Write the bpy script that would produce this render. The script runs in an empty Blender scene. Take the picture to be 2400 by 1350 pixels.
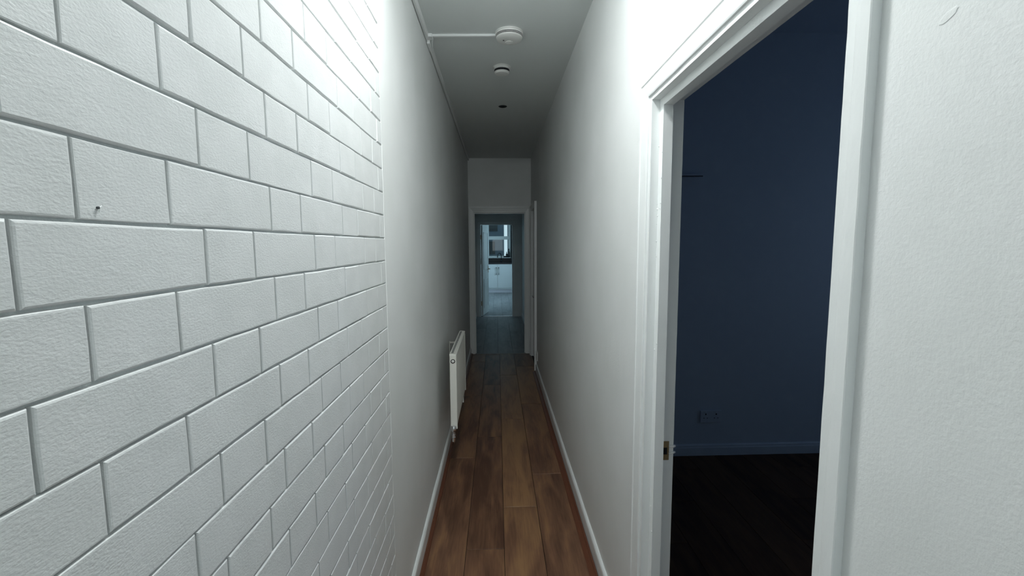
import bpy, bmesh, math, random
from mathutils import Vector, Matrix, noise

random.seed(7)
SC = bpy.context.scene
COL = SC.collection
CH = 1.464                                  # camera height above the floor (m)

# ------------------------------------------------------------------ camera
pitch, yaw, roll = 0.09822, 0.0332, -0.0056
cp, sp, cy, sy = math.cos(pitch), math.sin(pitch), math.cos(yaw), math.sin(yaw)
fw = Vector((sy*cp, cy*cp, -sp))
r0 = Vector((cy, -sy, 0)); u0 = r0.cross(fw)
rt = math.cos(roll)*r0 + math.sin(roll)*u0
up = -math.sin(roll)*r0 + math.cos(roll)*u0
cd = bpy.data.cameras.new('camera'); cd.sensor_width = 36; cd.lens = 36*1033.88/2400
cd.clip_start = 0.02; cd.clip_end = 100
cam = bpy.data.objects.new('camera', cd); COL.objects.link(cam)
cam.matrix_world = Matrix(((rt.x, up.x, -fw.x, 0), (rt.y, up.y, -fw.y, 0), (rt.z, up.z, -fw.z, CH), (0, 0, 0, 1)))
SC.camera = cam

# ------------------------------------------------------------------ view, world, lights
vs = SC.view_settings
vs.view_transform = 'Standard'; vs.look = 'None'; vs.gamma = 1; vs.use_curve_mapping = False
vs.exposure = 0.0
w = bpy.data.worlds.new('dusk_sky'); SC.world = w; w.use_nodes = True
bg = w.node_tree.nodes['Background']; bg.inputs[0].default_value = (0.50, 0.66, 0.72, 1); bg.inputs[1].default_value = 1.15
LAMP = (-0.02, 1.06, CH + 1.075)
LAMP_STRENGTH = 214.0
LAMP_COLOR = (0.965, 1.0, 0.998)

def area(name, loc, direction, sx, sz, power, color):
    l = bpy.data.lights.new(name, 'AREA'); l.shape = 'RECTANGLE'; l.size = sx; l.size_y = sz
    l.energy = power; l.color = color
    o = bpy.data.objects.new(name, l); COL.objects.link(o); o.location = loc
    o.rotation_euler = Vector(direction).to_track_quat('-Z', 'Y').to_euler()
    return o
area('daylight_kitchen', (2.62, 11.6, 1.55), (-1, 0, -0.15), 1.3, 1.1, 125.0, (0.52, 0.82, 1.0))
area('daylight_bedroom', (3.9, 1.6, 1.6), (-1, 0, 0), 1.1, 1.2, 2.6, (0.16, 0.30, 1.0))
area('rear_fill_light', (0.04, -2.38, 1.65), (0, 1, 0), 0.7, 1.2, 8.5, (0.86, 0.97, 1.0))  # added fill light behind the camera, no visible source; lifts the near walls

# ------------------------------------------------------------------ materials
def mat(name, base, rough=0.5, metal=0.0, spec=0.5):
    m = bpy.data.materials.new(name); m.use_nodes = True
    b = m.node_tree.nodes['Principled BSDF']
    b.inputs['Base Color'].default_value = (*base, 1); b.inputs['Roughness'].default_value = rough
    b.inputs['Metallic'].default_value = metal; b.inputs['Specular IOR Level'].default_value = spec
    return m, m.node_tree, b

def bump(nt, b, layers, coord='Object'):
    tc = nt.nodes.new('ShaderNodeTexCoord'); prev = None
    for scale, stretch, detail, dist, strength in layers:
        mp = nt.nodes.new('ShaderNodeMapping'); mp.inputs['Scale'].default_value = stretch
        nt.links.new(tc.outputs[coord], mp.inputs[0])
        n = nt.nodes.new('ShaderNodeTexNoise'); n.inputs['Scale'].default_value = scale; n.inputs['Detail'].default_value = detail
        nt.links.new(mp.outputs[0], n.inputs['Vector'])
        bp = nt.nodes.new('ShaderNodeBump'); bp.inputs['Strength'].default_value = strength; bp.inputs['Distance'].default_value = dist
        nt.links.new(n.outputs['Fac'], bp.inputs['Height'])
        if prev: nt.links.new(prev.outputs[0], bp.inputs['Normal'])
        prev = bp
    nt.links.new(prev.outputs[0], b.inputs['Normal'])
    return tc

def tint(nt, b, tc, scale, c0, c1, lo=0.35, hi=0.65, detail=3, stretch=(1, 1, 1)):
    mp = nt.nodes.new('ShaderNodeMapping'); mp.inputs['Scale'].default_value = stretch
    nt.links.new(tc.outputs['Object'], mp.inputs[0])
    n = nt.nodes.new('ShaderNodeTexNoise'); n.inputs['Scale'].default_value = scale; n.inputs['Detail'].default_value = detail
    nt.links.new(mp.outputs[0], n.inputs['Vector'])
    cr = nt.nodes.new('ShaderNodeValToRGB'); cr.color_ramp.elements[0].position = lo; cr.color_ramp.elements[1].position = hi
    cr.color_ramp.elements[0].color = (*c0, 1); cr.color_ramp.elements[1].color = (*c1, 1)
    nt.links.new(n.outputs['Fac'], cr.inputs[0]); nt.links.new(cr.outputs[0], b.inputs['Base Color'])

WHITE = (0.815, 0.838, 0.832)
M = {}
M['brick'], nt, b = mat('painted_brick', WHITE, 0.42)
tc = bump(nt, b, [(430, (1, 0.55, 1.0), 4, 0.0011, 0.50), (60, (1, 0.6, 1), 2, 0.003, 0.15)])
tint(nt, b, tc, 14, (0.73, 0.752, 0.747), (0.775, 0.795, 0.792))
M['mortar'], nt, b = mat('painted_mortar', (0.74, 0.785, 0.775), 0.5)
bump(nt, b, [(240, (1, 1, 1), 3, 0.002, 0.6)])
M['plaster'], nt, b = mat('painted_plaster', WHITE, 0.48)
tc = bump(nt, b, [(260, (1, 1, 1), 3, 0.0012, 0.40), (9, (1, 1, 0.5), 2, 0.02, 0.12)])
tint(nt, b, tc, 3, (0.79, 0.812, 0.80), (0.832, 0.85, 0.845))
M['ceiling'], nt, b = mat('ceiling_paint', (0.76, 0.80, 0.79), 0.7)
bump(nt, b, [(120, (1, 1, 1), 3, 0.001, 0.3)])
M['gloss'], nt, b = mat('white_gloss_paint', (0.83, 0.855, 0.85), 0.28)
bump(nt, b, [(45, (1, 1, 0.4), 3, 0.0015, 0.45), (220, (1, 1, 1), 2, 0.0006, 0.3)])
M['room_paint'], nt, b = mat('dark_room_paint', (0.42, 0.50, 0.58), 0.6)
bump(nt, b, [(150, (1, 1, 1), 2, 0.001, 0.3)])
M['radiator'], nt, b = mat('radiator_enamel', (0.82, 0.82, 0.76), 0.3)
M['plastic'], nt, b = mat('white_plastic', (0.82, 0.83, 0.80), 0.4)
M['dark_slot'], nt, b = mat('dark_slot', (0.012, 0.013, 0.015), 0.7, 0, 0.2)
M['steel'], nt, b = mat('chrome', (0.75, 0.76, 0.78), 0.18, 1.0)
M['brass'], nt, b = mat('aged_brass', (0.30, 0.22, 0.12), 0.4, 0.9)
M['cabinet'], nt, b = mat('cabinet_white', (0.80, 0.83, 0.84), 0.3)
M['plinth'], nt, b = mat('plinth_white', (0.72, 0.70, 0.76), 0.4)
M['worktop'], nt, b = mat('black_worktop', (0.012, 0.012, 0.016), 0.25)
M['dark_cloth'], nt, b = mat('dark_cloth', (0.015, 0.015, 0.02), 0.9)
M['dark_glass'], nt, b = mat('dark_bottle', (0.02, 0.025, 0.03), 0.15)
M['render'], nt, b = mat('outside_wall_render', (0.16, 0.22, 0.27), 0.9)
M['rubber'], nt, b = mat('dark_mark', (0.07, 0.08, 0.085), 0.8)
g = bpy.data.materials.new('window_glass'); g.use_nodes = True; nt = g.node_tree; b = nt.nodes['Principled BSDF']
b.inputs['Base Color'].default_value = (0.9, 0.95, 0.97, 1); b.inputs['Roughness'].default_value = 0.02
b.inputs['Transmission Weight'].default_value = 1.0; b.inputs['IOR'].default_value = 1.25
M['glass'] = g
e = bpy.data.materials.new('glowing_bulb'); e.use_nodes = True; nt = e.node_tree
nt.nodes.remove(nt.nodes['Principled BSDF']); em = nt.nodes.new('ShaderNodeEmission')
em.inputs[0].default_value = (*LAMP_COLOR, 1); em.inputs[1].default_value = LAMP_STRENGTH
nt.links.new(em.outputs[0], nt.nodes['Material Output'].inputs[0]); M['bulb'] = e

def wood(name, dark, mid, light, rough, spec=0.5):
    """laminate plank: grain along the plank (object Y), tone differs from plank to plank"""
    m, nt, b = mat(name, mid, rough, 0, spec)
    tc = nt.nodes.new('ShaderNodeTexCoord'); oi = nt.nodes.new('ShaderNodeObjectInfo')
    off = nt.nodes.new('ShaderNodeVectorMath'); off.operation = 'MULTIPLY_ADD'
    off.inputs[1].default_value = (37, 53, 11)
    cmb = nt.nodes.new('ShaderNodeCombineXYZ')
    for i in range(3): nt.links.new(oi.outputs['Random'], cmb.inputs[i])
    nt.links.new(cmb.outputs[0], off.inputs[0]); nt.links.new(tc.outputs['Object'], off.inputs[2])
    mp = nt.nodes.new('ShaderNodeMapping'); mp.inputs['Scale'].default_value = (5.0, 1.0, 1)
    nt.links.new(off.outputs[0], mp.inputs[0])
    n1 = nt.nodes.new('ShaderNodeTexNoise'); n1.inputs['Scale'].default_value = 2.6; n1.inputs['Detail'].default_value = 3; n1.inputs['Distortion'].default_value = 0.6
    nt.links.new(mp.outputs[0], n1.inputs['Vector'])
    mp2 = nt.nodes.new('ShaderNodeMapping'); mp2.inputs['Scale'].default_value = (60, 3.0, 1)
    nt.links.new(off.outputs[0], mp2.inputs[0])
    n2 = nt.nodes.new('ShaderNodeTexNoise'); n2.inputs['Scale'].default_value = 2.0; n2.inputs['Detail'].default_value = 4; n2.inputs['Distortion'].default_value = 0.8
    nt.links.new(mp2.outputs[0], n2.inputs['Vector'])
    mx = nt.nodes.new('ShaderNodeMath'); mx.operation = 'MULTIPLY_ADD'; mx.inputs[1].default_value = 0.45
    nt.links.new(n2.outputs['Fac'], mx.inputs[0])
    m2 = nt.nodes.new('ShaderNodeMath'); m2.operation = 'MULTIPLY_ADD'; m2.inputs[1].default_value = 1.0; m2.inputs[2].default_value = -0.19
    nt.links.new(n1.outputs['Fac'], m2.inputs[0]); nt.links.new(m2.outputs[0], mx.inputs[2])
    m3 = nt.nodes.new('ShaderNodeMath'); m3.operation = 'MULTIPLY_ADD'; m3.inputs[1].default_value = 0.30
    nt.links.new(oi.outputs['Random'], m3.inputs[0]); nt.links.new(mx.outputs[0], m3.inputs[2])
    cr = nt.nodes.new('ShaderNodeValToRGB'); cr.color_ramp.elements[0].position = 0.38; cr.color_ramp.elements[1].position = 0.92
    cr.color_ramp.elements[0].color = (*dark, 1); cr.color_ramp.elements[1].color = (*light, 1)
    el = cr.color_ramp.elements.new(0.62); el.color = (*mid, 1)
    nt.links.new(m3.outputs[0], cr.inputs[0]); nt.links.new(cr.outputs[0], b.inputs['Base Color'])
    bp = nt.nodes.new('ShaderNodeBump'); bp.inputs['Strength'].default_value = 0.25; bp.inputs['Distance'].default_value = 0.001
    nt.links.new(n2.outputs['Fac'], bp.inputs['Height']); nt.links.new(bp.outputs[0], b.inputs['Normal'])
    return m
M['oak'] = wood('brown_laminate', (0.085, 0.040, 0.024), (0.170, 0.085, 0.048), (0.290, 0.160, 0.076), 0.40, 0.4)
M['shaded_oak'] = wood('shaded_laminate', (0.030, 0.016, 0.010), (0.055, 0.028, 0.016), (0.085, 0.045, 0.024), 0.6, 0.2)  # brown laminate darkened for the bedroom: the room's shade is in the colour
M['grey_plank'] = wood('grey_laminate', (0.20, 0.21, 0.22), (0.28, 0.29, 0.31), (0.36, 0.37, 0.38), 0.45)
M['beading'], nt, b = mat('red_brown_beading', (0.13, 0.045, 0.022), 0.4)
M['subfloor'], nt, b = mat('dark_underlay', (0.02, 0.012, 0.008), 0.9)

# ------------------------------------------------------------------ helpers
def link(name, me, m, parent=None):
    o = bpy.data.objects.new(name, me); COL.objects.link(o)
    if m is not None and len(me.materials) == 0: me.materials.append(m)
    if parent is not None: o.parent = parent
    return o

def tag(o, label=None, cat=None, group=None, kind=None):
    if label: o['label'] = label
    if cat: o['category'] = cat
    if group: o['group'] = group
    if kind: o['kind'] = kind
    return o

def empty(name, loc=(0, 0, 0)):
    o = bpy.data.objects.new(name, None); COL.objects.link(o); o.location = loc; o.empty_display_size = 0.1
    return o

def add_box(bm, x0, x1, y0, y1, z0, z1, bev=0.0):
    vs_ = [bm.verts.new((x, y, z)) for x in (x0, x1) for y in (y0, y1) for z in (z0, z1)]
    fs = [bm.faces.new([vs_[i] for i in q]) for q in ((0, 1, 3, 2), (4, 6, 7, 5), (0, 4, 5, 1), (2, 3, 7, 6), (0, 2, 6, 4), (1, 5, 7, 3))]
    if bev > 0:
        es = list({e_ for f in fs for e_ in f.edges})
        bmesh.ops.bevel(bm, geom=es, offset=bev, segments=2, affect='EDGES', profile=0.5)

def fin(bm, name, m, parent=None, smooth=False, off=(0, 0, 0)):
    """mesh from bmesh; coordinates are world ones minus the parent's origin"""
    bmesh.ops.recalc_face_normals(bm, faces=bm.faces)
    if any(off): bmesh.ops.translate(bm, verts=bm.verts, vec=-Vector(off))
    me = bpy.data.meshes.new(name); bm.to_mesh(me); bm.free()
    if smooth:
        for p in me.polygons: p.use_smooth = True
    return link(name, me, m, parent)

def boxes(name, m, lst, parent=None, bev=0.0, off=None):
    bm = bmesh.new()
    for q in lst: add_box(bm, *q[:6], bev=(q[6] if len(q) > 6 else bev))
    o_ = off if off is not None else (tuple(parent.location) if parent is not None else (0, 0, 0))
    return fin(bm, name, m, parent, off=o_)

def sweep(bm, prof, f0, f1, n=1, jit=0.0, seed=0.0):
    """closed profile [(a,b)] swept from f0(a,b) to f1(a,b) with n sections and slight hand-painted unevenness"""
    rings = []
    for i in range(n + 1):
        t = i/n; ring = []
        for a, b_ in prof:
            p = Vector(f0(a, b_)).lerp(Vector(f1(a, b_)), t)
            if jit: p += jit*Vector(noise.noise_vector(p*31 + Vector((seed, 0, 0))))
            ring.append(bm.verts.new(p))
        rings.append(ring)
    k = len(prof)
    for i in range(n):
        for j in range(k):
            bm.faces.new((rings[i][j], rings[i][(j+1) % k], rings[i+1][(j+1) % k], rings[i+1][j]))
    bm.faces.new(rings[0][::-1]); bm.faces.new(rings[-1])

def swept(name, m, prof, f0, f1, n=1, jit=0.0, parent=None, seed=0.0):
    bm = bmesh.new(); sweep(bm, prof, f0, f1, n, jit, seed)
    return fin(bm, name, m, parent, off=tuple(parent.location) if parent is not None else (0, 0, 0))

def add_lathe(bm, c, prof, n=32, axis='z'):
    """prof [(r, h)] about an axis through c"""
    rings = []
    for r_, h in prof:
        ring = []
        for i in range(n):
            a = 2*math.pi*i/n; p = (r_*math.cos(a), r_*math.sin(a), h)
            if axis == 'y': p = (p[0], p[2], p[1])
            if axis == 'x': p = (p[2], p[0], p[1])
            ring.append(bm.verts.new(Vector(c) + Vector(p)))
        rings.append(ring)
    for i in range(len(rings)-1):
        for j in range(n):
            bm.faces.new((rings[i][j], rings[i][(j+1) % n], rings[i+1][(j+1) % n], rings[i+1][j]))
    bm.faces.new(rings[0]); bm.faces.new(rings[-1])

def add_tube(bm, pts, r, n=10):
    pts = [Vector(p) for p in pts]; rings = []
    for i, p in enumerate(pts):
        d = (pts[min(i+1, len(pts)-1)] - pts[max(i-1, 0)]).normalized()
        q = d.to_track_quat('Z', 'Y'); rr = r[i] if isinstance(r, (list, tuple)) else r
        rings.append([bm.verts.new(p + q @ Vector((rr*math.cos(2*math.pi*k/n), rr*math.sin(2*math.pi*k/n), 0))) for k in range(n)])
    for i in range(len(rings)-1):
        for j in range(n):
            bm.faces.new((rings[i][j], rings[i][(j+1) % n], rings[i+1][(j+1) % n], rings[i+1][j]))
    bm.faces.new(rings[0][::-1]); bm.faces.new(rings[-1])

def smooth_by_angle(o, ang=0.6):
    me = o.data
    for p in me.polygons: p.use_smooth = True
    bm = bmesh.new(); bm.from_mesh(me)
    for e_ in bm.edges:
        if len(e_.link_faces) == 2 and e_.calc_face_angle(0) > ang: e_.smooth = False
    bm.to_mesh(me); bm.free()
    return o

S = lambda o: tag(o, kind='structure')

# ------------------------------------------------------------------ the setting: dimensions
XL, XR = -0.369, 0.448             # corridor wall faces
ZC = CH + 1.111                    # corridor ceiling
YB, YE = -2.4, 5.84                # back and far end of the corridor
Y0, U, H0 = 0.34973, 0.11249, 0.073982       # brick bond: origin, half-brick module, course
Z0 = CH + 0.0231
YP = Y0 + 10*U                     # the brickwork ends here
# left wall: mortar bed behind the bricks, flat plaster further on
wall_left = S(boxes('wall_left', M['mortar'], [(XL-0.12, XL-0.006, YB, YE, 0, ZC)]))
swept('plaster', M['plaster'], [(XL-0.006, 0), (XL-0.006, ZC), (XL-0.0015, ZC), (XL-0.0015, 0)],
      lambda a, b_: (a, YP, b_), lambda a, b_: (a, YE, b_), 1, 0, wall_left)
swept('plaster_edge', M['plaster'], [(-0.006, -0.004), (-0.0008, -0.003), (0.0006, 0.0), (-0.0008, 0.006), (-0.006, 0.007)],
      lambda a, b_: (XL+a, YP+b_, 0.09), lambda a, b_: (XL+a, YP+b_, ZC), 60, 0.0012, wall_left)

def brick_mesh(y0, y1, z0, z1, seed):
    """one brick: uneven rounded arrises, face slightly out of line with its neighbours"""
    rnd = random.Random(seed); g_ = rnd.uniform(0.0011, 0.0018)
    ya, yb, za, zb = y0+g_, y1-g_, z0+g_, z1-g_
    ny = 3 if (y1-y0) < 0.15 else 5
    out = []
    for i in range(ny): out.append((ya+(yb-ya)*i/ny, za, 0, 1))
    for i in range(2): out.append((yb, za+(zb-za)*i/2, -1, 0))
    for i in range(ny): out.append((yb-(yb-ya)*i/ny, zb, 0, -1))
    for i in range(2): out.append((ya, zb-(zb-za)*i/2, 1, 0))
    bm = bmesh.new(); k = len(out); prox = rnd.uniform(-0.0006, 0.0006)
    j = [(rnd.uniform(-0.0006, 0.0006), rnd.uniform(-0.0006, 0.0006)) for _ in out]
    rings = []
    for x, ins in ((XL-0.0065, 0.0), (XL-0.0016, 0.0002), (XL-0.0005, 0.0011), (XL+prox, 0.0027)):
        ring = []
        for (y, z, dy, dz), (jy, jz) in zip(out, j):
            cy_ = 1 if abs(y-ya) < 1e-6 else (-1 if abs(y-yb) < 1e-6 else 0)
            cz_ = 1 if abs(z-za) < 1e-6 else (-1 if abs(z-zb) < 1e-6 else 0)
            ring.append(bm.verts.new((x, y+jy+cy_*ins, z+jz+cz_*ins)))
        rings.append(ring)
    for a, c in zip(rings, rings[1:]):
        for i in range(k): bm.faces.new((a[i], a[(i+1) % k], c[(i+1) % k], c[i]))
    bm.faces.new(rings[-1])
    return bm

def in_view(y, z):
    p = Vector((XL, y, z-CH)); d = p.dot(fw)
    if d < 0.05: return False
    px = 1200+1033.9*p.dot(rt)/d; py = 675-1033.9*p.dot(up)/d
    return -10 < px < 2410 and -10 < py < 1360

shown = []; hidden = []
for m_ in range(-15, 20):
    zt, zb_ = min(Z0-m_*H0, ZC), max(Z0-(m_+1)*H0, 0.09)
    if zt-zb_ < 0.012: continue
    shift = 0.5 if m_ % 2 else 0.0
    n_ = -24 + shift + (0 if shift == 0 else -1.5+0.5)
    # headers start at n = 2 (mod 3) on even courses, n = 0.5 (mod 3) on odd ones
    starts = 2.0 if m_ % 2 == 0 else 0.5
    n_ = starts - 30
    while n_ < 10:
        for a, c in ((n_, n_+1), (n_+1, n_+3)):
            c2 = min(c, 10.0)
            if a >= 10: continue
            ya, yb = Y0+a*U, Y0+c2*U
            if yb < YB: continue
            ya = max(ya, YB)
            rec = (ya, yb, zb_, zt)
            vis = any(in_view(ya+(yb-ya)*s, zb_+(zt-zb_)*t) for s in (0, .25, .5, .75, 1) for t in (0, .5, 1))
            (shown if vis else hidden).append(rec)
        n_ += 3
for i, rec in enumerate(shown):
    ya, yb, za, zb_ = rec
    bm = brick_mesh(*rec, i)
    bmesh.ops.recalc_face_normals(bm, faces=bm.faces)
    me = bpy.data.meshes.new('brick'); bm.to_mesh(me); bm.free()
    link("brick", me, M["brick"], wall_left)
bm = bmesh.new()
for i, rec in enumerate(hidden):
    b2 = brick_mesh(*rec, 5000+i); me = bpy.data.meshes.new('tmp'); b2.to_mesh(me); b2.free(); bm.from_mesh(me); bpy.data.meshes.remove(me)
tag(fin(bm, 'brickwork', M['brick'], wall_left), kind='stuff')
print('bricks shown', len(shown), 'joined', len(hidden))

# right wall with the doorway near the camera and another just before the far end
D1A, D1B, D1H = 0.575, 1.293, CH+0.4095     # clear opening of the near doorway
D3A, D3B = 5.06, 5.70
WT = 0.536                                  # back face of the right wall
wall_right = S(boxes('wall_right', M['plaster'], [
    (XR, WT, YB, D1A-0.02, 0, ZC+0.35), (XR, WT, D1A-0.02, D1B+0.019, D1H+0.018, ZC+0.35),
    (XR, WT, D1B+0.019, D3A-0.02, 0, ZC+0.35), (XR, WT, D3A-0.02, D3B+0.02, CH+0.43, ZC), (XR, WT, D3B+0.02, YE, 0, ZC)]))
boxes('overdoor_panel', M['plaster'], [(XR-0.003, XR+0.001, 0.53, 1.327, CH+0.470, ZC)], wall_right)
swept('paint_ridge', M['plaster'], [(0, -0.002), (-0.0022, -0.0014), (-0.0026, 0.0008), (0, 0.003)],
      lambda a, b_: (XR-0.0012+a, 1.327+b_, CH+0.478), lambda a, b_: (XR-0.0012+a, 1.327+b_, ZC), 24, 0.0006, wall_right)
# small raised filler patch high on the near wall
bm = bmesh.new(); ring = []
for i in range(18):
    a = 2*math.pi*i/18; rr = 1+0.22*noise.noise(Vector((math.cos(a)*2, math.sin(a)*2, 3)))
    u_, v_ = 0.0115*math.cos(a)*rr, 0.0034*math.sin(a)*rr
    ring.append(bm.verts.new((XR-0.0001, 0.4455-(u_*0.80-v_*0.9), CH+0.2225+(u_*0.42+v_*0.95))))
top = [bm.verts.new(v.co*1.0 + Vector((-0.00035, (0.4455-v.co.y)*0.12, (CH+0.2225-v.co.z)*0.12))) for v in ring]
for i in range(18): bm.faces.new((ring[i], ring[(i+1) % 18], top[(i+1) % 18], top[i]))
bm.faces.new(top); fin(bm, 'filler_patch', M['plaster'], wall_right)

# back, far and intermediate walls
S(boxes('wall_back', M['plaster'], [(XL-0.12, XR+0.1, YB-0.1, YB, 0, ZC)]))
LX0, LX1, LH = -0.303, 0.374, CH+0.4185     # opening at the far end of the corridor
wall_end = S(boxes('wall_end', M['plaster'], [
    (XL-0.25, LX0-0.02, YE, YE+0.1, 0, ZC), (LX1+0.02, XR+0.25, YE, YE+0.1, 0, ZC), (LX0-0.02, LX1+0.02, YE, YE+0.1, LH+0.02, ZC)]))
S(boxes('ceiling', M['ceiling'], [(XL-0.12, XR+0.02, YB-0.1, YE+0.1, ZC, ZC+0.08)]))

# near floor: brown laminate planks, each its own piece
floor = S(boxes('floor', M['subfloor'], [(XL-0.1, XR+0.1, YB, YE+0.03, -0.05, -0.009)]))
def planks(xs, ys0, mod, y_lo, y_hi, m, parent, gap=0.0012):
    cache = {}
    for i in range(len(xs)-1):
        k = math.floor((y_lo-ys0[i])/mod)
        y = ys0[i]+k*mod
        while y < y_hi:
            a, c = max(y, y_lo), min(y+mod, y_hi)
            if c-a > 0.03:
                L_, W_ = round(c-a-2*gap, 4), round(xs[i+1]-xs[i]-2*gap, 4)
                key = (L_, W_)
                if key not in cache:
                    bm = bmesh.new(); add_box(bm, -W_/2, W_/2, -L_/2, L_/2, -0.009, 0.0)
                    ed = [e_ for e_ in bm.edges if all(v.co.z > -0.001 for v in e_.verts)]
                    bmesh.ops.bevel(bm, geom=ed, offset=0.0010, segments=1, affect='EDGES')
                    bmesh.ops.recalc_face_normals(bm, faces=bm.faces)
                    me = bpy.data.meshes.new('plank'); bm.to_mesh(me); bm.free(); me.materials.append(m); cache[key] = me
                o = link('plank', cache[key], m, parent)
                o.location = ((xs[i]+xs[i+1])/2, (a+c)/2, random.uniform(-0.0003, 0.0003))
            y += mod
planks([-0.358, -0.161, 0.0225, 0.2110, 0.446], [2.925, 2.0, 2.34, 2.69], 1.255, YB, YE-0.005, M['oak'], floor)
# quadrant beading between planks and skirting
def beading(x, s):
    swept('beading', M['beading'], [(0, 0), (0, 0.013), (s*0.006, 0.0125), (s*0.0095, 0.009), (s*0.012, 0.0075), (s*0.016, 0.0065), (s*0.019, 0.0)],
          lambda a, b_: (x+a, YB, b_), lambda a, b_: (x+a, YE-0.01, b_), 1, 0, floor)
beading(-0.3545, 1); 
swept('beading', M['beading'], [(0, 0), (0, 0.013), (-0.006, 0.0125), (-0.0095, 0.009), (-0.012, 0.0075), (-0.018, 0.0065), (-0.030, 0.004), (-0.034, 0.0)],
      lambda a, b_: (XR-0.017+a, D1B+0.085, b_), lambda a, b_: (XR-0.017+a, D3A-0.09, b_), 1, 0, floor)

# skirting boards
def skirt(name, x, s, y0, y1, h=0.088, d=0.0145, m='gloss'):
    pr = [(0, 0), (s*d, 0), (s*d, h-0.016), (s*(d-0.002), h-0.008), (s*(d-0.006), h-0.003), (s*0.004, h), (0, h)]
    return S(swept(name, M[m], pr, lambda a, b_: (x+a, y0, b_), lambda a, b_: (x+a, y1, b_), 90, 0.0009))
skirt('baseboard_left', XL-0.0005, 1, YB, YE)
skirt('baseboard_right', XR, -1, D1B+0.083, D3A-0.085)
skirt('baseboard_right', XR, -1, YB, 0.524)

# ------------------------------------------------------------------ near doorway (door_1)
d1 = S(empty('door_1', (XR, (D1A+D1B)/2, 0)))
# lining jambs and head, stops
J_ = 0.0004
def lining(name, box, ax, n, seed):
    x0, x1, y0, y1, z0, z1 = box
    if ax == 'z':
        return swept(name, M['gloss'], [(x0, y0), (x1, y0), (x1, y1), (x0, y1)], lambda a, b_: (a, b_, z0), lambda a, b_: (a, b_, z1), n, J_, d1, seed)
    return swept(name, M['gloss'], [(x0, z0), (x1, z0), (x1, z1), (x0, z1)], lambda a, b_: (a, y0, b_), lambda a, b_: (a, y1, b_), n, J_, d1, seed)
lining('jamb', (XR-0.001, WT+0.004, D1B, D1B+0.019, 0, D1H+0.018), 'z', 70, 1)
lining('jamb', (XR-0.001, WT+0.004, D1A-0.02, D1A, 0, D1H+0.018), 'z', 70, 2)
lining('head', (XR-0.001, WT+0.004, D1A, D1B, D1H, D1H+0.018), 'y', 40, 3)
SX0, SX1, ST = 0.4705, 0.4980, 0.028
lining('stop', (SX0, SX1, D1B-ST, D1B, 0, D1H-0.022), 'z', 70, 4)
lining('stop', (SX0, SX1, D1A, D1A+ST, 0, D1H-0.022), 'z', 70, 5)
lining('stop', (SX0, SX1, D1A, D1B, D1H-0.022, D1H), 'y', 40, 6)
# architrave: thick outer edge falling to a thin inner edge; mitred far corner
AW = 0.062
ap = [(0, 0), (0, 0.0058), (0.004, 0.0070), (0.044, 0.0108), (0.048, 0.0128), (AW-0.003, 0.0130), (AW, 0.0105), (AW, 0)]    # (distance from inner edge, proud)
yi, zi = D1B+0.019, D1H+0.014
swept('architrave', M['gloss'], ap, lambda a, b_: (XR-b_, yi+a, 0), lambda a, b_: (XR-b_, yi+a, zi+a*0.85), 60, 0.0003, d1, 7)
swept('architrave', M['gloss'], ap, lambda a, b_: (XR-b_, yi+a, zi+a*0.85), lambda a, b_: (XR-b_, 0.556-a*0.5, zi+a*0.85), 50, 0.0003, d1, 8)
swept('architrave', M['gloss'], [(0, 0), (0, 0.0055), (0.003, 0.0065), (0.012, 0.0080), (0.014, 0.0115), (0.029, 0.0125), (0.0305, 0.0115), (0.0305, 0)],
      lambda a, b_: (XR-b_, 0.556-a, 0), lambda a, b_: (XR-b_, 0.556-a, zi+a*1.6), 70, 0.0004, d1, 9)
# paint drips and nibs on the painted edges
bm = bmesh.new(); rr = random.Random(3)
for _ in range(26):
    z_ = rr.uniform(0.35, 1.75)
    c_, f_ = (((XR+0.022, D1B-0.0005, z_), 1) if rr.random() < 0.5 else ((SX0-0.0003, D1B-ST*rr.uniform(0.05, 0.9), z_), 1))
    s_ = rr.uniform(0.0010, 0.0019)
    bmesh.ops.create_icosphere(bm, subdivisions=1, radius=s_, matrix=Matrix.Translation(c_) @ Matrix.Diagonal((1, 1, 1.7, 1)))
tag(fin(bm, 'paint_drips', M['gloss'], d1, True, tuple(d1.location)), kind='stuff')
# strike plate let into the rebate of the far jamb
sz = CH-0.637
bm = bmesh.new()
add_box(bm, 0.5005, 0.5255, D1B-0.0018, D1B+0.001, sz+0.010, sz+0.030); add_box(bm, 0.5005, 0.5255, D1B-0.0018, D1B+0.001, sz-0.030, sz-0.012)
add_box(bm, 0.5005, 0.504, D1B-0.0018, D1B+0.001, sz-0.012, sz+0.010); add_box(bm, 0.520, 0.5255, D1B-0.0018, D1B+0.001, sz-0.012, sz+0.010)
sp_ = tag(fin(bm, 'strike_plate', M['brass'], d1, off=tuple(d1.location)), 'dark brass strike plate')
bm = bmesh.new(); add_box(bm, 0.504, 0.520, D1B-0.0009, D1B-0.0002, sz-0.012, sz+0.010)
fin(bm, 'latch_hole', M['dark_slot'], sp_, off=tuple(d1.location))
bm = bmesh.new()
add_tube(bm, [(0.525, D1B-0.002, sz+0.014), (0.539, D1B-0.003, sz+0.014), (0.5445, D1B+0.001, sz+0.014)], 0.0042, 8)
add_tube(bm, [(0.525, D1B-0.002, sz-0.009), (0.539, D1B-0.003, sz-0.006), (0.5445, D1B+0.001, sz-0.006)], 0.0034, 8)
fin(bm, 'strike_lip', M['gloss'], sp_, True, off=tuple(d1.location))
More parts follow.
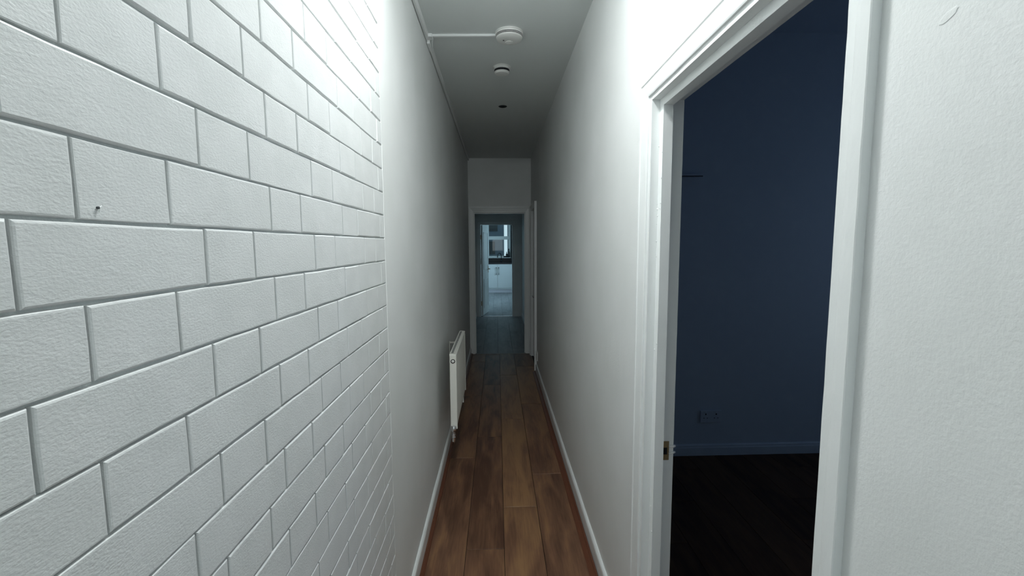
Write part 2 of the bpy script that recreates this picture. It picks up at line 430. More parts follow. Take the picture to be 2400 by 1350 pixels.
# leaf swung right open into the dark room, hinged on the near jamb
lf = boxes('door_leaf', M['gloss'], [(WT+0.012, WT+0.012+0.70, D1A-0.062, D1A-0.024, 0.012, D1H-0.004, 0.002)], d1)
bm = bmesh.new(); add_tube(bm, [(1.17, D1A-0.02, 0.92), (1.17, D1A+0.03, 0.92), (1.06, D1A+0.032, 0.92)], 0.009, 10)
fin(bm, 'door_handle', M['steel'], lf, True, off=tuple(d1.location))

# ------------------------------------------------------------------ dark room seen through the near doorway
BX, BY0, BY1, BZ = 3.8, -1.2, 2.90, CH+1.333
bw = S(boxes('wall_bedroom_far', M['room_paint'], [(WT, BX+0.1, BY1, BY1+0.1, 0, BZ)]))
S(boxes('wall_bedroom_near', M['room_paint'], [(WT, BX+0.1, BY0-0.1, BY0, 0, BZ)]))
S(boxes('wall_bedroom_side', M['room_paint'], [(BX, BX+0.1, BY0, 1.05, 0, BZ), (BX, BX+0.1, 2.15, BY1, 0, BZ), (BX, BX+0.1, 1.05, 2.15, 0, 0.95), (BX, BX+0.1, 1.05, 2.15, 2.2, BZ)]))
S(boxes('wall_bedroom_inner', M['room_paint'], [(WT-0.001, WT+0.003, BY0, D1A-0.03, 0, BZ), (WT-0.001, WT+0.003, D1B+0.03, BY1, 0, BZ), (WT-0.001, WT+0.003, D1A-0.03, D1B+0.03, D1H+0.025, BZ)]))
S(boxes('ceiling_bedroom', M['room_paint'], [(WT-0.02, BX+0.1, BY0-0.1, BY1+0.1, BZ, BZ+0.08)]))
fb = S(boxes('floor_bedroom', M['subfloor'], [(XR+0.05, BX+0.1, BY0, BY1, -0.05, -0.009)]))
nb = 16
planks([WT+0.01+0.19*i for i in range(18)], [0.4+0.35*(i % 4) for i in range(18)], 1.255, BY0, BY1-0.012, M['shaded_oak'], fb)
boxes('threshold', M['oak'], [(XR-0.01, WT+0.01, D1A, D1B, -0.009, 0.004)], fb)
pr = [(0, 0), (-0.016, 0), (-0.016, 0.055), (-0.012, 0.062), (-0.012, 0.070), (-0.004, 0.078), (0, 0.078)]
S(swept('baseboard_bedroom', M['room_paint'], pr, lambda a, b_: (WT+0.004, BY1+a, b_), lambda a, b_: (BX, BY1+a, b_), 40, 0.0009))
wn3 = S(boxes('window_2', M['gloss'], [(BX+0.02, BX+0.07, 1.05, 2.15, 0.95, 1.0), (BX+0.02, BX+0.07, 1.05, 2.15, 2.15, 2.2), (BX+0.02, BX+0.07, 1.05, 1.1, 1.0, 2.15),
                                       (BX+0.02, BX+0.07, 2.1, 2.15, 1.0, 2.15), (BX+0.02, BX+0.07, 1.58, 1.62, 1.0, 2.15)]))

def socket(name, loc, normal, w_, h_, label, m='plastic'):
    t = empty(name, loc); tag(t, label, 'socket', 'wall sockets near the floor')
    n = Vector(normal); q = n.to_track_quat('Y', 'Z')
    bm = bmesh.new(); add_box(bm, -w_/2, w_/2, 0, 0.011, -h_/2, h_/2, 0.003)
    o = fin(bm, 'face_plate', M[m], t)
    for cx in ((-w_/4, w_/4) if w_ > h_*1.3 else (0,)):
      bm = bmesh.new()
      for Q in range(1):
        add_box(bm, cx-0.004, cx+0.004, 0.0108, 0.0114, 0.012, 0.022); add_box(bm, cx-0.016, cx-0.008, 0.0108, 0.0114, -0.012, -0.008); add_box(bm, cx+0.008, cx+0.016, 0.0108, 0.0114, -0.012, -0.008)
      tag(fin(bm, 'pin_holes', M['dark_slot'], o), kind='stuff')
    for cx in ((-w_/4, w_/4) if w_ > h_*1.3 else (0.02,)):
        bm = bmesh.new(); add_box(bm, cx-0.006, cx+0.006, 0.0105, 0.0145, 0.024, 0.036, 0.001)
        fin(bm, 'switch', M[m], o)
    t.rotation_euler = q.to_euler()
    return t
socket('wall_socket', (1.462, BY1, CH-1.187), (0, -1, 0), 0.146, 0.086, 'double socket low on the dark room wall above its skirting', 'room_paint')
socket('wall_socket', (XR, 4.90, CH-1.262), (-1, 0, 0), 0.086, 0.10, 'small white socket low on the right wall, near the far doorway')
# small dark bracket shelf on the far wall of that room
sh = empty('wall_shelf', (1.17, BY1, CH+0.437)); tag(sh, 'small dark shelf on the dark room wall, beside the far door jamb', 'shelf')
boxes('board', M['room_paint'], [(0.86, 1.326, BY1-0.05, BY1, CH+0.432, CH+0.444, 0.001)], sh)
boxes('lip', M['rubber'], [(0.86, 1.326, BY1-0.053, BY1-0.050, CH+0.427, CH+0.434)], sh)

# ------------------------------------------------------------------ far end of the corridor
d2 = S(empty('door_2', (0, YE, 0)))
LT = YE+0.105
for x0, x1 in ((LX0-0.02, LX0), (LX1, LX1+0.02)):
    boxes('jamb', M['gloss'], [(x0, x1, YE-0.001, LT, 0, LH+0.02)], d2)
boxes('head', M['gloss'], [(LX0, LX1, YE-0.001, LT, LH, LH+0.02)], d2)
boxes('stop', M['gloss'], [(LX0, LX0+0.012, YE+0.04, YE+0.075, 0, LH-0.012)], d2)
boxes('stop', M['gloss'], [(LX1-0.012, LX1, YE+0.04, YE+0.075, 0, LH-0.012)], d2)
boxes('stop', M['gloss'], [(LX0, LX1, YE+0.04, YE+0.075, LH-0.012, LH)], d2)
ap2 = [(0, 0), (0, 0.006), (0.042, 0.011), (0.046, 0.016), (0.060, 0.016), (0.060, 0)]
swept('architrave', M['gloss'], ap2, lambda a, b_: (LX0-0.004-a, YE-b_, 0), lambda a, b_: (LX0-0.004-a, YE-b_, LH+0.012+a), 20, 0.0006, d2)
swept('architrave', M['gloss'], ap2, lambda a, b_: (LX0-0.004-a, YE-b_, LH+0.012+a), lambda a, b_: (LX1+0.004+a, YE-b_, LH+0.012+a), 12, 0.0006, d2)
swept('architrave', M['gloss'], ap2, lambda a, b_: (LX1+0.004+a, YE-b_, LH+0.012+a), lambda a, b_: (LX1+0.004+a, YE-b_, 0), 20, 0.0006, d2)
boxes('threshold_strip', M['grey_plank'], [(LX0, LX1, YE-0.008, YE+0.010, -0.002, 0.004, 0.001)], d2)

def side_door(name, x, s, ya, yb, zh, prou=0.026, aw=0.055):
    """closed painted door in a side wall, s = direction the wall faces"""
    d = S(empty(name, (x, (ya+yb)/2, 0)))
    P = [(0, 0), (0, prou*0.5), (aw*0.7, prou*0.7), (aw*0.75, prou), (aw, prou), (aw, 0)]
    swept('architrave', M['gloss'], P, lambda a, b_: (x+s*b_, ya-a, 0), lambda a, b_: (x+s*b_, ya-a, zh+a), 16, 0.0006, d)
    swept('architrave', M['gloss'], P, lambda a, b_: (x+s*b_, yb+a, 0), lambda a, b_: (x+s*b_, yb+a, zh+a), 16, 0.0006, d)
    swept('architrave', M['gloss'], P, lambda a, b_: (x+s*b_, ya-a, zh+a), lambda a, b_: (x+s*b_, yb+a, zh+a), 6, 0.0006, d)
    boxes('jamb', M['gloss'], [(x-s*0.088, x+s*0.001, ya-0.02, ya, 0, zh) if s > 0 else (x-0.001, x+0.088, ya-0.02, ya, 0, zh)], d)
    boxes('jamb', M['gloss'], [(x-s*0.088, x+s*0.001, yb, yb+0.02, 0, zh) if s > 0 else (x-0.001, x+0.088, yb, yb+0.02, 0, zh)], d)
    xs = sorted((x-s*0.02, x-s*0.055))
    lf = boxes('door_leaf', M['gloss'], [(xs[0], xs[1], ya, yb, 0.01, zh, 0.002)], d)
    bm = bmesh.new(); add_tube(bm, [(x-s*0.02, ya+0.06, 0.85), (x+s*0.03, ya+0.06, 0.85), (x+s*0.032, ya+0.16, 0.85)], 0.008, 8)
    fin(bm, 'door_handle', M['steel'], lf, True, off=tuple(d.location))
    return d
side_door('door_3', XR, -1, D3A, D3B, CH+0.43)

# passage beyond (under the stairs)
PX0, PX1, PY1, PZ = -0.44, 0.50, 8.93, CH+0.60
KX0, KX1, KH = -0.332, 0.302, CH+0.3955
S(boxes('wall_passage_left', M['plaster'], [(PX0-0.1, PX0, LT-0.005, PY1, 0, PZ)]))
S(boxes('wall_passage_right', M['plaster'], [(PX1, PX1+0.1, LT-0.005, 6.35, 0, PZ), (PX1, PX1+0.1, 7.10, PY1, 0, PZ), (PX1, PX1+0.1, 6.35, 7.10, CH+0.42, PZ), (PX1+0.09, PX1+0.12, 6.3, 7.15, 0, PZ)]))
side_door('door_4', PX1, -1, 6.37, 7.08, CH+0.41, 0.022)
S(boxes('ceiling_passage', M['ceiling'], [(PX0-0.1, PX1+0.1, YE+0.1, PY1+0.1, PZ, PZ+0.08)]))
S(boxes('wall_kitchen_front', M['plaster'], [(-1.5, KX0-0.018, PY1, PY1+0.1, 0, 2.7), (KX1+0.018, 1.7, PY1, PY1+0.1, 0, 2.7), (KX0-0.018, KX1+0.018, PY1, PY1+0.1, KH+0.018, 2.7)]))
fp = S(boxes('floor_passage', M['subfloor'], [(PX0-0.1, PX1+0.1, YE+0.03, PY1+0.05, -0.05, -0.009)]))
planks([-0.44, -0.205, 0.0, 0.205, 0.41, 0.50], [6.3, 5.9, 6.6, 6.1, 6.4], 1.3, YE+0.012, PY1+0.04, M['grey_plank'], fp)
S(swept('baseboard_passage_left', M['gloss'], [(0, 0), (0.014, 0), (0.014, 0.08), (0.004, 0.09), (0, 0.09)], lambda a, b_: (PX0+a, LT, b_), lambda a, b_: (PX0+a, PY1, b_), 10, 0.0006))
S(swept('baseboard_passage_right', M['gloss'], [(0, 0), (-0.014, 0), (-0.014, 0.08), (-0.004, 0.09), (0, 0.09)], lambda a, b_: (PX1+a, 7.15, b_), lambda a, b_: (PX1+a, PY1, b_), 10, 0.0006))
S(boxes('baseboard_passage_end', M['gloss'], [(KX1+0.06, PX1, PY1-0.014, PY1, 0, 0.09)]))

# kitchen door: frame, leaf swung into the kitchen
d5 = S(empty('door_5', ((KX0+KX1)/2, PY1, 0)))
boxes('jamb', M['gloss'], [(KX0-0.018, KX0, PY1-0.002, PY1+0.104, 0, KH+0.018)], d5)
boxes('jamb', M['gloss'], [(KX1, KX1+0.018, PY1-0.002, PY1+0.104, 0, KH+0.018)], d5)
boxes('head', M['gloss'], [(KX0, KX1, PY1-0.002, PY1+0.104, KH, KH+0.018)], d5)
ap3 = [(0, 0), (0, 0.006), (0.045, 0.014), (0.052, 0.014), (0.052, 0)]
swept('architrave', M['gloss'], ap3, lambda a, b_: (KX0-0.006-a, PY1-b_, 0), lambda a, b_: (KX0-0.006-a, PY1-b_, KH+0.012+a), 10, 0.0006, d5)
swept('architrave', M['gloss'], ap3, lambda a, b_: (KX1+0.006+a, PY1-b_, 0), lambda a, b_: (KX1+0.006+a, PY1-b_, KH+0.012+a), 10, 0.0006, d5)
swept('architrave', M['gloss'], ap3, lambda a, b_: (KX0-0.006-a, PY1-b_, KH+0.012+a), lambda a, b_: (KX1+0.006+a, PY1-b_, KH+0.012+a), 8, 0.0006, d5)
boxes('threshold_strip', M['steel'], [(KX0, KX1, PY1+0.02, PY1+0.06, -0.002, 0.006, 0.001)], d5)
ang = math.atan2(0.595, 0.105)
bm = bmesh.new(); add_box(bm, 0, 0.605, -0.035, 0, 0.012, KH-0.004, 0.002)
for (za, zb_) in ((0.15, 0.75), (0.95, 1.72)):          # recessed-look panel mouldings on the side facing the passage
    for q in ((0.09, 0.515, za, za+0.012), (0.09, 0.515, zb_-0.012, zb_), (0.09, 0.102, za, zb_), (0.503, 0.515, za, zb_)):
        add_box(bm, q[0], q[1], -0.041, -0.034, q[2], q[3])
rot = Matrix.Translation((KX0+0.004, PY1+0.085, 0)) @ Matrix.Rotation(ang, 4, 'Z')
bmesh.ops.transform(bm, matrix=rot, verts=bm.verts)
lf5 = fin(bm, 'door_leaf', M['gloss'], d5, off=tuple(d5.location))
bm = bmesh.new(); add_tube(bm, [(0.56, -0.035, CH-0.52), (0.56, -0.08, CH-0.52), (0.47, -0.082, CH-0.52)], 0.008, 8)
add_box(bm, 0.545, 0.575, -0.041, -0.035, CH-0.60, CH-0.46)
bmesh.ops.transform(bm, matrix=rot, verts=bm.verts)
fin(bm, 'door_handle', M['brass'], lf5, off=tuple(d5.location))
for hz in (CH-1.198, CH+0.15):
    boxes('hinge', M['brass'], [(KX0-0.001, KX0+0.010, PY1+0.02, PY1+0.10, hz-0.045, hz+0.045)], d5)
boxes('floor_shadow_strip', M['dark_slot'], [(KX0, KX0+0.03, PY1+0.0, PY1+0.02, 0.0, 0.006)], d5)  # solid dark strip standing in for the shade at the jamb foot

# ------------------------------------------------------------------ kitchen
GX0, GX1, GY0, GY1, GZ = -1.5, 1.7, PY1+0.1, 14.0, 2.7
WX0, WX1, WZ0, WZ1 = -0.30, 0.405, CH-0.40, CH+0.92
S(boxes('wall_kitchen_left', M['plaster'], [(GX0-0.1, GX0, GY0-0.1, GY1, 0, GZ)]))
S(boxes('wall_kitchen_right', M['plaster'], [(GX1, GX1+0.1, GY0-0.1, 10.95, 0, GZ), (GX1, GX1+0.1, 12.25, GY1, 0, GZ), (GX1, GX1+0.1, 10.95, 12.25, 0, 1.0), (GX1, GX1+0.1, 10.95, 12.25, 2.1, GZ)]))
S(boxes('wall_kitchen_back', M['plaster'], [(GX0-0.1, WX0, GY1, GY1+0.1, 0, GZ), (WX1, GX1+0.1, GY1, GY1+0.1, 0, GZ), (WX0, WX1, GY1, GY1+0.1, 0, WZ0), (WX0, WX1, GY1, GY1+0.1, WZ1, GZ)]))
S(boxes('ceiling_kitchen', M['ceiling'], [(GX0-0.1, GX1+0.1, GY0-0.1, GY1+0.1, GZ, GZ+0.08)]))
fk = S(boxes('floor_kitchen', M['subfloor'], [(GX0, GX1, GY0-0.05, GY1, -0.05, -0.009)]))
planks([GX0+0.2*i for i in range(17)], [9.2+0.37*(i % 4) for i in range(17)], 1.3, GY0-0.035, GY1, M['grey_plank'], fk)
S(boxes('window_3', M['gloss'], [(GX1+0.02, GX1+0.07, 10.95, 12.25, 1.0, 1.05), (GX1+0.02, GX1+0.07, 10.95, 12.25, 2.05, 2.1), (GX1+0.02, GX1+0.07, 10.95, 11.0, 1.05, 2.05),
                                 (GX1+0.02, GX1+0.07, 12.2, 12.25, 1.05, 2.05), (GX1+0.02, GX1+0.07, 11.58, 11.62, 1.05, 2.05)]))
wk = S(empty('window_1', ((WX0+WX1)/2, GY1+0.05, WZ0)))
fr = 0.045; TZ0, TZ1 = CH+0.155, CH+0.262
boxes('window_frame', M['gloss'], [(WX0, WX0+fr, GY1+0.02, GY1+0.08, WZ0, WZ1), (WX1-fr, WX1, GY1+0.02, GY1+0.08, WZ0, WZ1), (WX0+fr, WX1-fr, GY1+0.02, GY1+0.08, WZ0, WZ0+fr), (WX0+fr, WX1-fr, GY1+0.02, GY1+0.08, WZ1-fr, WZ1)], wk)
boxes('transom', M['gloss'], [(WX0+fr, WX1-fr, GY1+0.015, GY1+0.085, TZ0+0.03, TZ1-0.03), (WX0+fr, WX1-fr, GY1+0.005, GY1+0.06, TZ0, TZ0+0.03), (WX0+fr, WX1-fr, GY1+0.005, GY1+0.06, TZ1-0.03, TZ1)], wk)
boxes('pane', M['glass'], [(WX0+fr, WX1-fr, GY1+0.046, GY1+0.050, WZ0+fr, TZ0)], wk)
boxes('pane', M['glass'], [(WX0+fr, WX1-fr, GY1+0.046, GY1+0.050, TZ1, WZ1-fr)], wk)
boxes('window_sill', M['gloss'], [(WX0-0.03, WX1+0.03, GY1-0.06, GY1+0.02, WZ0-0.025, WZ0, 0.004)], wk)
# yard wall and neighbouring building outside, with the strip of sky between them
nbw = boxes('neighbour_wall', M['render'], [(-3.0, 0.222*1.07, GY1+1.0, GY1+1.3, -0.2, 5.0)]); S(nbw)
S(boxes('yard_wall', M['render'], [(0.335*1.075, 3.0, GY1+1.0, GY1+1.3, -0.2, 5.0)]))
boxes('neighbour_window', M['rubber'], [(-0.27, -0.075, GY1+0.985, GY1+1.0, CH-0.32, CH+0.11, 0.004)], nbw)
boxes('neighbour_window', M['rubber'], [(-0.27, 0.02, GY1+0.985, GY1+1.0, CH+0.45, CH+0.95, 0.004)], nbw)
S(boxes('yard_ground', M['render'], [(-3, 3, GY1+0.1, GY1+8, -0.25, -0.2)]))

# base cabinets
CY = 13.4
def cabinet(x0, x1, label, split=None):
    c = empty('base_cabinet', ((x0+x1)/2, CY, 0)); tag(c, label, 'cabinet', 'kitchen base cabinets under the worktop')
    boxes('body', M['cabinet'], [(x0, x1, CY+0.02, GY1-0.002, 0.10, CH-0.586)], c)
    boxes('plinth', M['plinth'], [(x0, x1, CY+0.04, CY+0.056, 0.0, 0.10)], c)
    ds = [(x0, x1)] if split is None else [(x0, split), (split, x1)]
    for k, (a, c_) in enumerate(ds):
        dr = boxes('door', M['cabinet'], [(a+0.003, c_-0.003, CY, CY+0.019, 0.145, CH-0.60, 0.002)], c)
        hx = c_-0.035 if k == 0 else a+0.04
        bm = bmesh.new(); add_tube(bm, [(hx, CY, CH-0.69), (hx, CY-0.028, CH-0.69), (hx, CY-0.028, CH-0.905), (hx, CY, CH-0.905)], 0.010, 8)
        fin(bm, 'handle', M['rubber'], dr, off=tuple(c.location))
    return c
cabinet(-0.47, 0.478, 'white sink base cabinet with two doors and bar handles under the tap', 0.006)
cabinet(-1.07, -0.472, 'white base cabinet left of the sink cabinet, mostly behind the open kitchen door')
cabinet(0.480, 1.08, 'white base cabinet right of the sink cabinet, hidden beyond the kitchen door jamb')
wt = empty('worktop', (0, CY, CH-0.585)); tag(wt, 'black kitchen worktop with upstand running under the window', 'worktop')
boxes('slab', M['worktop'], [(-1.3, 1.3, CY-0.02, GY1-0.001, CH-0.585, CH-0.545, 0.003)], wt)
boxes('upstand', M['worktop'], [(-1.3, 1.3, GY1-0.02, GY1-0.001, CH-0.545, WZ0-0.026)], wt)
tp = empty('kitchen_tap', (0.128, 13.86, CH-0.545)); tag(tp, 'dark chrome swan-neck kitchen tap in front of the window', 'tap')
bm = bmesh.new(); X_, Z_ = 0.128, CH-0.545
pts = [(X_, 13.86, Z_), (X_, 13.86, Z_+0.19)]
for i in range(1, 10):
    a = math.pi*i/10; pts.append((X_-0.055+0.055*math.cos(a), 13.86-0.03*(1-math.cos(a)), Z_+0.19+0.085*math.sin(a)))
pts.append((X_-0.118, 13.80, Z_+0.14))
add_tube(bm, pts, 0.014, 10)
fin(bm, 'spout', M['dark_glass'], tp, True, off=tuple(tp.location))
bm = bmesh.new(); add_lathe(bm, (X_, 13.86, Z_), [(0.026, 0), (0.026, 0.05), (0.018, 0.06)], 14); add_tube(bm, [(X_+0.02, 13.86, Z_+0.045), (X_+0.085, 13.85, Z_+0.07)], 0.007, 8)
fin(bm, 'tap_body', M['dark_glass'], tp, True, off=tuple(tp.location))
def bottle(x, y, h, r_, label, z=WZ0):
    t = empty('bottle', (x, y, z)); tag(t, label, 'bottle', 'dark bottles on the kitchen sill')
    bm = bmesh.new(); add_lathe(bm, (0, 0, 0), [(r_*0.9, 0), (r_, 0.01), (r_, h*0.55), (r_*0.75, h*0.64), (r_*0.35, h*0.72), (r_*0.33, h*0.9)], 14)
    fin(bm, 'bottle_body', M['dark_glass'], t, True)
    bm = bmesh.new(); add_lathe(bm, (0, 0, 0), [(r_*0.42, h*0.9), (r_*0.42, h), (r_*0.3, h*1.005)], 12)
    fin(bm, 'cap', M['dark_slot'], t, True)
bottle(0.368, 13.965, 0.27, 0.036, 'tallest dark bottle on the kitchen sill, right of the tap')
bottle(0.303, 13.965, 0.17, 0.030, 'shorter dark bottle on the kitchen sill, left of the tallest one')
ds = empty('soap_dish', (0.245, 13.965, WZ0)); tag(ds, 'low dark dish on the kitchen sill between tap and bottles', 'dish')
bm = bmesh.new(); add_lathe(bm, (0, 0, 0), [(0.03, 0), (0.045, 0.02), (0.047, 0.035), (0.040, 0.035), (0.030, 0.02)], 16); fin(bm, 'bowl', M['dark_glass'], ds, True)
# dark roller blind edge / curtain hanging at the right of the window
bm = bmesh.new(); prof = []
for i in range(13):
    prof.append((0.432+0.13*i/12, GY1-0.035+0.012*math.sin(i*1.4)))
prof += [(p[0], p[1]+0.006) for p in reversed(prof)]
sweep(bm, prof, lambda a, b_: (a, b_, WZ0-0.02), lambda a, b_: (a, b_, 2.5))
tag(fin(bm, 'curtain', M['dark_cloth']), 'narrow dark curtain hanging right of the kitchen window', 'curtain')

# ------------------------------------------------------------------ things in the corridor
# radiator
RX0, RX1, RY0, RY1, RZ0, RZ1 = -0.291, -0.250, 2.60, 3.335, CH-1.115, CH-0.652
ra = empty('radiator', ((RX0+RX1)/2, (RY0+RY1)/2, RZ0)); tag(ra, 'white panel radiator on the left wall', 'radiator')
bm = bmesh.new()      # front panel with shallow vertical flutes
nf = 22; face = []; back = []
for i in range(nf*4+1):
    y = RY0+0.012+(RY1-RY0-0.024)*i/(nf*4); d_ = (0, 0.0016, 0.0016, 0)[i % 4]
    face.append(((y, RX1-0.003+d_)))
for k in (0,):
    va = [bm.verts.new((x, y, RZ0+0.03)) for y, x in face]; vb = [bm.verts.new((x, y, RZ1-0.045)) for y, x in face]
    vc = [bm.verts.new((RX1-0.006, y, RZ0)) for y, x in face]; vd = [bm.verts.new((RX1-0.006, y, RZ1-0.022)) for y, x in face]
    for i in range(len(face)-1):
        bm.faces.new((va[i], va[i+1], vb[i+1], vb[i])); bm.faces.new((vc[i], vc[i+1], va[i+1], va[i])); bm.faces.new((vb[i], vb[i+1], vd[i+1], vd[i]))
fin(bm, 'front_panel', M['radiator'], ra, off=tuple(ra.location))
boxes('core', M['radiator'], [(RX0+0.004, RX1-0.006, RY0+0.012, RY1-0.012, RZ0+0.004, RZ1-0.016)], ra)
boxes('end_panel', M['radiator'], [(RX0, RX1, RY0, RY0+0.012, RZ0-0.002, RZ1-0.002, 0.003)], ra)
boxes('end_panel', M['radiator'], [(RX0, RX1, RY1-0.012, RY1, RZ0-0.002, RZ1-0.002, 0.003)], ra)
tg = boxes('top_grille', M['radiator'], [(RX0-0.001, RX1-0.012, RY0+0.002, RY1-0.002, RZ1-0.016, RZ1, 0.003), (RX1-0.014, RX1+0.001, RY0+0.002, RY1-0.002, RZ1-0.016, RZ1-0.004, 0.003)], ra)
for k in range(24):
    pass
bm = bmesh.new()
for k in range(40):
    y = RY0+0.03+(RY1-RY0-0.06)*k/40
    add_box(bm, RX0+0.007, RX1-0.020, y, y+0.009, RZ1-0.0004, RZ1+0.0006)
fin(bm, 'grille_slots', M['rubber'], tg, off=tuple(ra.location))
pc = (-0.2705, RY0-0.001, RZ1-0.043)
bm = bmesh.new(); add_lathe(bm, pc, [(0.0132, 0.0), (0.0132, -0.0015), (0.0085, -0.0015)], 24, 'y'); tag(fin(bm, 'plug_ring', M['dark_slot'], ra, off=tuple(ra.location)), 'black ring round the end plug')
bm = bmesh.new(); add_lathe(bm, pc, [(0.0088, 0.0), (0.0088, -0.003), (0.007, -0.0045), (0.003, -0.0048)], 20, 'y'); fin(bm, 'air_plug', M['plastic'], ra, True, off=tuple(ra.location))
def valve(y, s):
    x = -0.272; z = RZ0+0.004
    bm = bmesh.new()
    add_lathe(bm, (x, y, z-0.012), [(0.010, -0.002), (0.0155, 0.0), (0.0165, 0.016), (0.0145, 0.030), (0.009, 0.033)], 18)
    v = fin(bm, 'valve', M['steel'], ra, True, off=tuple(ra.location))
    bm = bmesh.new()
    add_lathe(bm, (x, y, z-0.012), [(0.008, -0.034), (0.008, -0.002)], 14)
    add_lathe(bm, (x, y, z-0.012), [(0.0125, -0.030), (0.0125, -0.018)], 6)
    add_tube(bm, [(x, y, z-0.050), (x, y+s*0.02, z-0.050)], 0.008, 10)
    add_lathe(bm, (x, y, z-0.060), [(0.010, -0.016), (0.010, 0.010)], 8)
    fin(bm, 'valve_nut', M['steel'], v, False, off=tuple(ra.location))
    bm = bmesh.new(); add_tube(bm, [(x, y+0.014, z-0.050), (x-0.012, y+0.10, z-0.050), (XL+0.002, y+0.73*(1 if s > 0 else 0.1), z-0.050)], 0.0075, 10)
    fin(bm, 'pipe', M['radiator'], ra, True, off=tuple(ra.location))
valve(RY0-0.014, 1); valve(RY1-0.05, -1)
for y in (RY1-0.032,):
    boxes('bracket', M['radiator'], [(XL, RX0+0.006, y, y+0.03, RZ0+0.03, RZ0+0.036), (XL, XL+0.004, y, y+0.03, RZ0-0.03, RZ1-0.08), (XL, RX0+0.006, y, y+0.03, RZ1-0.09, RZ1-0.084)], ra)
boxes('drain_clip', M['plastic'], [(RX1-0.012, RX1-0.004, RY1-0.19, RY1-0.17, RZ0-0.035, RZ0-0.001)], ra)

# smoke alarms
a1 = empty('smoke_alarm', (0.074, 2.447, ZC)); tag(a1, 'larger white round smoke alarm where the ceiling trunking ends', 'smoke alarm', 'round smoke alarms on the corridor ceiling')
bm = bmesh.new(); add_lathe(bm, (0, 0, 0), [(0.0745, 0), (0.0740, -0.0045)], 48); fin(bm, 'base_plate', M['plastic'], a1)
bm = bmesh.new(); add_lathe(bm, (0, 0, 0), [(0.0728, -0.0040), (0.0728, -0.0058)], 48); fin(bm, 'seam', M['dark_slot'], a1)
bm = bmesh.new(); add_lathe(bm, (0, 0, 0), [(0.0738, -0.0056), (0.0722, -0.0150)], 48); bd = fin(bm, 'body', M['plastic'], a1)
bm = bmesh.new(); add_lathe(bm, (0, 0, 0), [(0.0708, -0.0148), (0.0702, -0.0262)], 48); fin(bm, 'vent_gap', M['dark_slot'], a1)
bm = bmesh.new(); add_lathe(bm, (0, 0, 0), [(0.0716, -0.0185), (0.0712, -0.0208)], 48); fin(bm, 'vent_ring', M['plastic'], a1)
bm = bmesh.new(); add_lathe(bm, (0, 0, 0), [(0.0708, -0.0242), (0.0680, -0.032), (0.058, -0.0375), (0.025, -0.038)], 48); cv = smooth_by_angle(fin(bm, 'cover', M['plastic'], a1))
bm = bmesh.new(); add_lathe(bm, (-0.030, 0.0, -0.0372), [(0.0045, 0), (0.0045, -0.0012)], 12); fin(bm, 'indicator', M['dark_slot'], cv)
bm = bmesh.new(); add_lathe(bm, (0.0, 0.022, -0.0365), [(0.021, 0), (0.020, -0.003), (0.012, -0.0038)], 24); fin(bm, 'test_button', M['plastic'], cv)
a2 = empty('smoke_alarm', (0.040, 2.897, ZC)); tag(a2, 'smaller round smoke alarm with a black band, second from the camera', 'smoke alarm', 'round smoke alarms on the corridor ceiling')
bm = bmesh.new(); add_lathe(bm, (0, 0, 0), [(0.056, 0), (0.056, -0.003), (0.052, -0.005)], 40); fin(bm, 'base_plate', M['plastic'], a2)
bm = bmesh.new(); add_lathe(bm, (0, 0, 0), [(0.050, -0.005), (0.0495, -0.018), (0.047, -0.0185)], 40); fin(bm, 'body', M['plastic'], a2)
bm = bmesh.new(); add_lathe(bm, (0, 0, 0), [(0.0470, -0.018), (0.0470, -0.032)], 40); bb = fin(bm, 'sensor_band', M['dark_slot'], a2)
bm = bmesh.new()
for k in range(24):
    a = 2*math.pi*k/24; b4 = bmesh.new(); add_box(b4, -0.0012, 0.0012, 0.0465, 0.0478, -0.032, -0.018)
    bmesh.ops.rotate(b4, verts=b4.verts, cent=(0, 0, 0), matrix=Matrix.Rotation(a, 3, 'Z'))
    me = bpy.data.meshes.new('t'); b4.to_mesh(me); b4.free(); bm.from_mesh(me); bpy.data.meshes.remove(me)
fin(bm, 'band_ribs', M['rubber'], bb)
bm = bmesh.new(); add_lathe(bm, (0, 0, 0), [(0.0475, -0.031), (0.046, -0.037), (0.040, -0.043), (0.018, -0.046)], 40); smooth_by_angle(fin(bm, 'cover', M['plastic'], a2))
# unlit recessed spotlight
rs = empty('ceiling_spotlight', (0.056, 3.69, ZC)); tag(rs, 'small unlit recessed spotlight, a dark spot on the ceiling', 'spotlight')
bm = bmesh.new(); add_lathe(bm, (0, 0, 0), [(0.034, 0), (0.034, -0.002), (0.027, -0.004)], 28); fin(bm, 'bezel', M['rubber'], rs)
bm = bmesh.new(); add_lathe(bm, (0, 0, 0), [(0.026, -0.003), (0.026, -0.0045)], 28); fin(bm, 'lens', M['dark_slot'], rs)

# trunking along the ceiling corner with a branch to the alarm
tr = empty('cable_trunking', (XL, 2.48, ZC)); tag(tr, 'white cable trunking along the left ceiling edge, branching to the larger smoke alarm', 'trunking')
tp_ = [(0, 0), (0, -0.026), (0.004, -0.030), (0.013, -0.030), (0.017, -0.026), (0.017, 0)]
swept('trunking_run', M['gloss'], tp_, lambda a, b_: (XL+a, YB, ZC+b_), lambda a, b_: (XL+a, 2.455, ZC+b_), 40, 0.0008, tr)
swept('trunking_run', M['gloss'], tp_, lambda a, b_: (XL+a, 2.60, ZC+b_), lambda a, b_: (XL+a, YE, ZC+b_), 40, 0.0008, tr)
swept('branch', M['gloss'], [(0, 0), (0, -0.009), (0.003, -0.011), (0.017, -0.011), (0.020, -0.009), (0.020, 0)],
      lambda a, b_: (XL+0.03, 2.468+a, ZC+b_), lambda a, b_: (0.005, 2.458+a, ZC+b_), 14, 0.0006, tr)
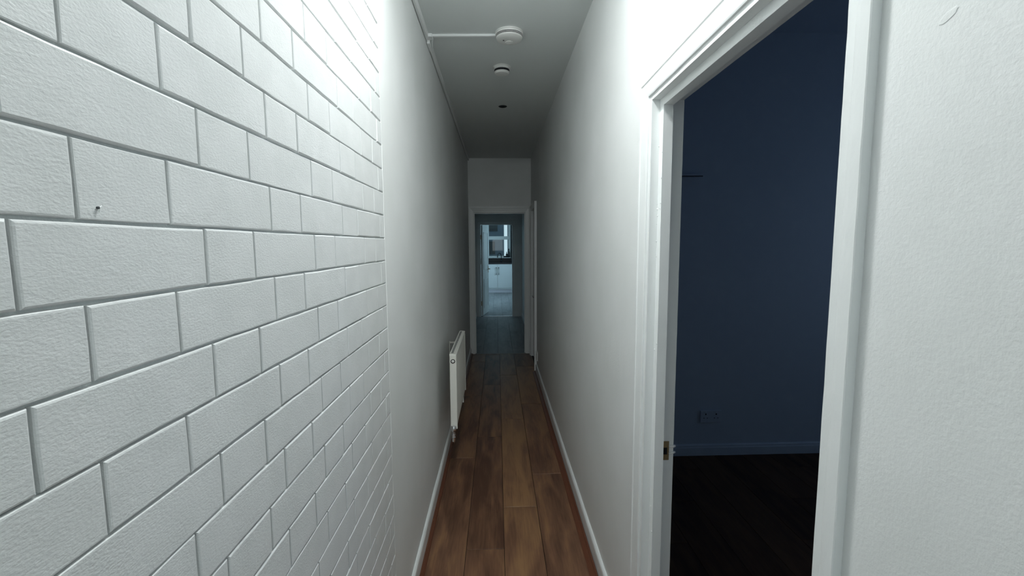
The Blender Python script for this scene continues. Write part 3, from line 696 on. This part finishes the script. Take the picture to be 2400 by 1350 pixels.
boxes('junction', M['gloss'], [(XL, XL+0.036, 2.455, 2.500, ZC-0.018, ZC, 0.002), (XL, XL+0.018, 2.500, 2.605, ZC-0.034, ZC, 0.003)], tr)
bm = bmesh.new(); add_tube(bm, [(XL+0.034, 2.495, ZC-0.008), (XL+0.028, 2.52, ZC-0.014), (XL+0.022, 2.56, ZC-0.024), (XL+0.016, 2.60, ZC-0.028)], 0.0045, 8)
fin(bm, 'cable', M['gloss'], tr, True, off=tuple(tr.location))

# pendant lamp overhead (just out of the picture): a flat opal glass shade
pl = empty('ceiling_lamp', (LAMP[0], LAMP[1], ZC)); tag(pl, 'flat opal glass ceiling lamp overhead above the picture edge', 'lamp')
dz = LAMP[2]-ZC
bm = bmesh.new(); add_lathe(bm, (0, 0, 0), [(0.045, 0), (0.042, -0.006), (0.012, -0.010)], 24); fin(bm, 'ceiling_rose', M['plastic'], pl, True)
bm = bmesh.new(); add_tube(bm, [(0, 0, -0.001), (0, 0, dz+0.012)], 0.008, 8); fin(bm, 'stem', M['plastic'], pl)
bm = bmesh.new(); add_lathe(bm, (0, 0, dz+0.014), [(0.034, 0), (0.030, 0.004), (0.012, 0.007), (0.006, 0.009)], 20); fin(bm, 'cap', M['plastic'], pl)
bm = bmesh.new(); bmesh.ops.create_icosphere(bm, subdivisions=3, radius=1.0, matrix=Matrix.Translation((0, 0, dz)) @ Matrix.Diagonal((0.082, 0.082, 0.015, 1)))
fin(bm, 'lamp_shade', M['bulb'], pl, True)

# nail left in one of the bricks
nl = empty('wall_nail', (XL+0.0005, 0.426, CH+0.036)); tag(nl, 'small dark nail stub sticking out of a white brick', 'nail')
bm = bmesh.new(); add_lathe(bm, (0, 0, 0), [(0.0012, -0.001), (0.0012, 0.0010), (0.0006, 0.0014)], 10, 'x'); fin(bm, 'shank', M['rubber'], nl)
bm = bmesh.new(); add_tube(bm, [(0.0006, 0.0026, 0.002), (0.0010, 0.0008, 0.0005), (0.0006, 0.0002, -0.004)], 0.0007, 6); fin(bm, 'paint_flake', M['gloss'], nl)
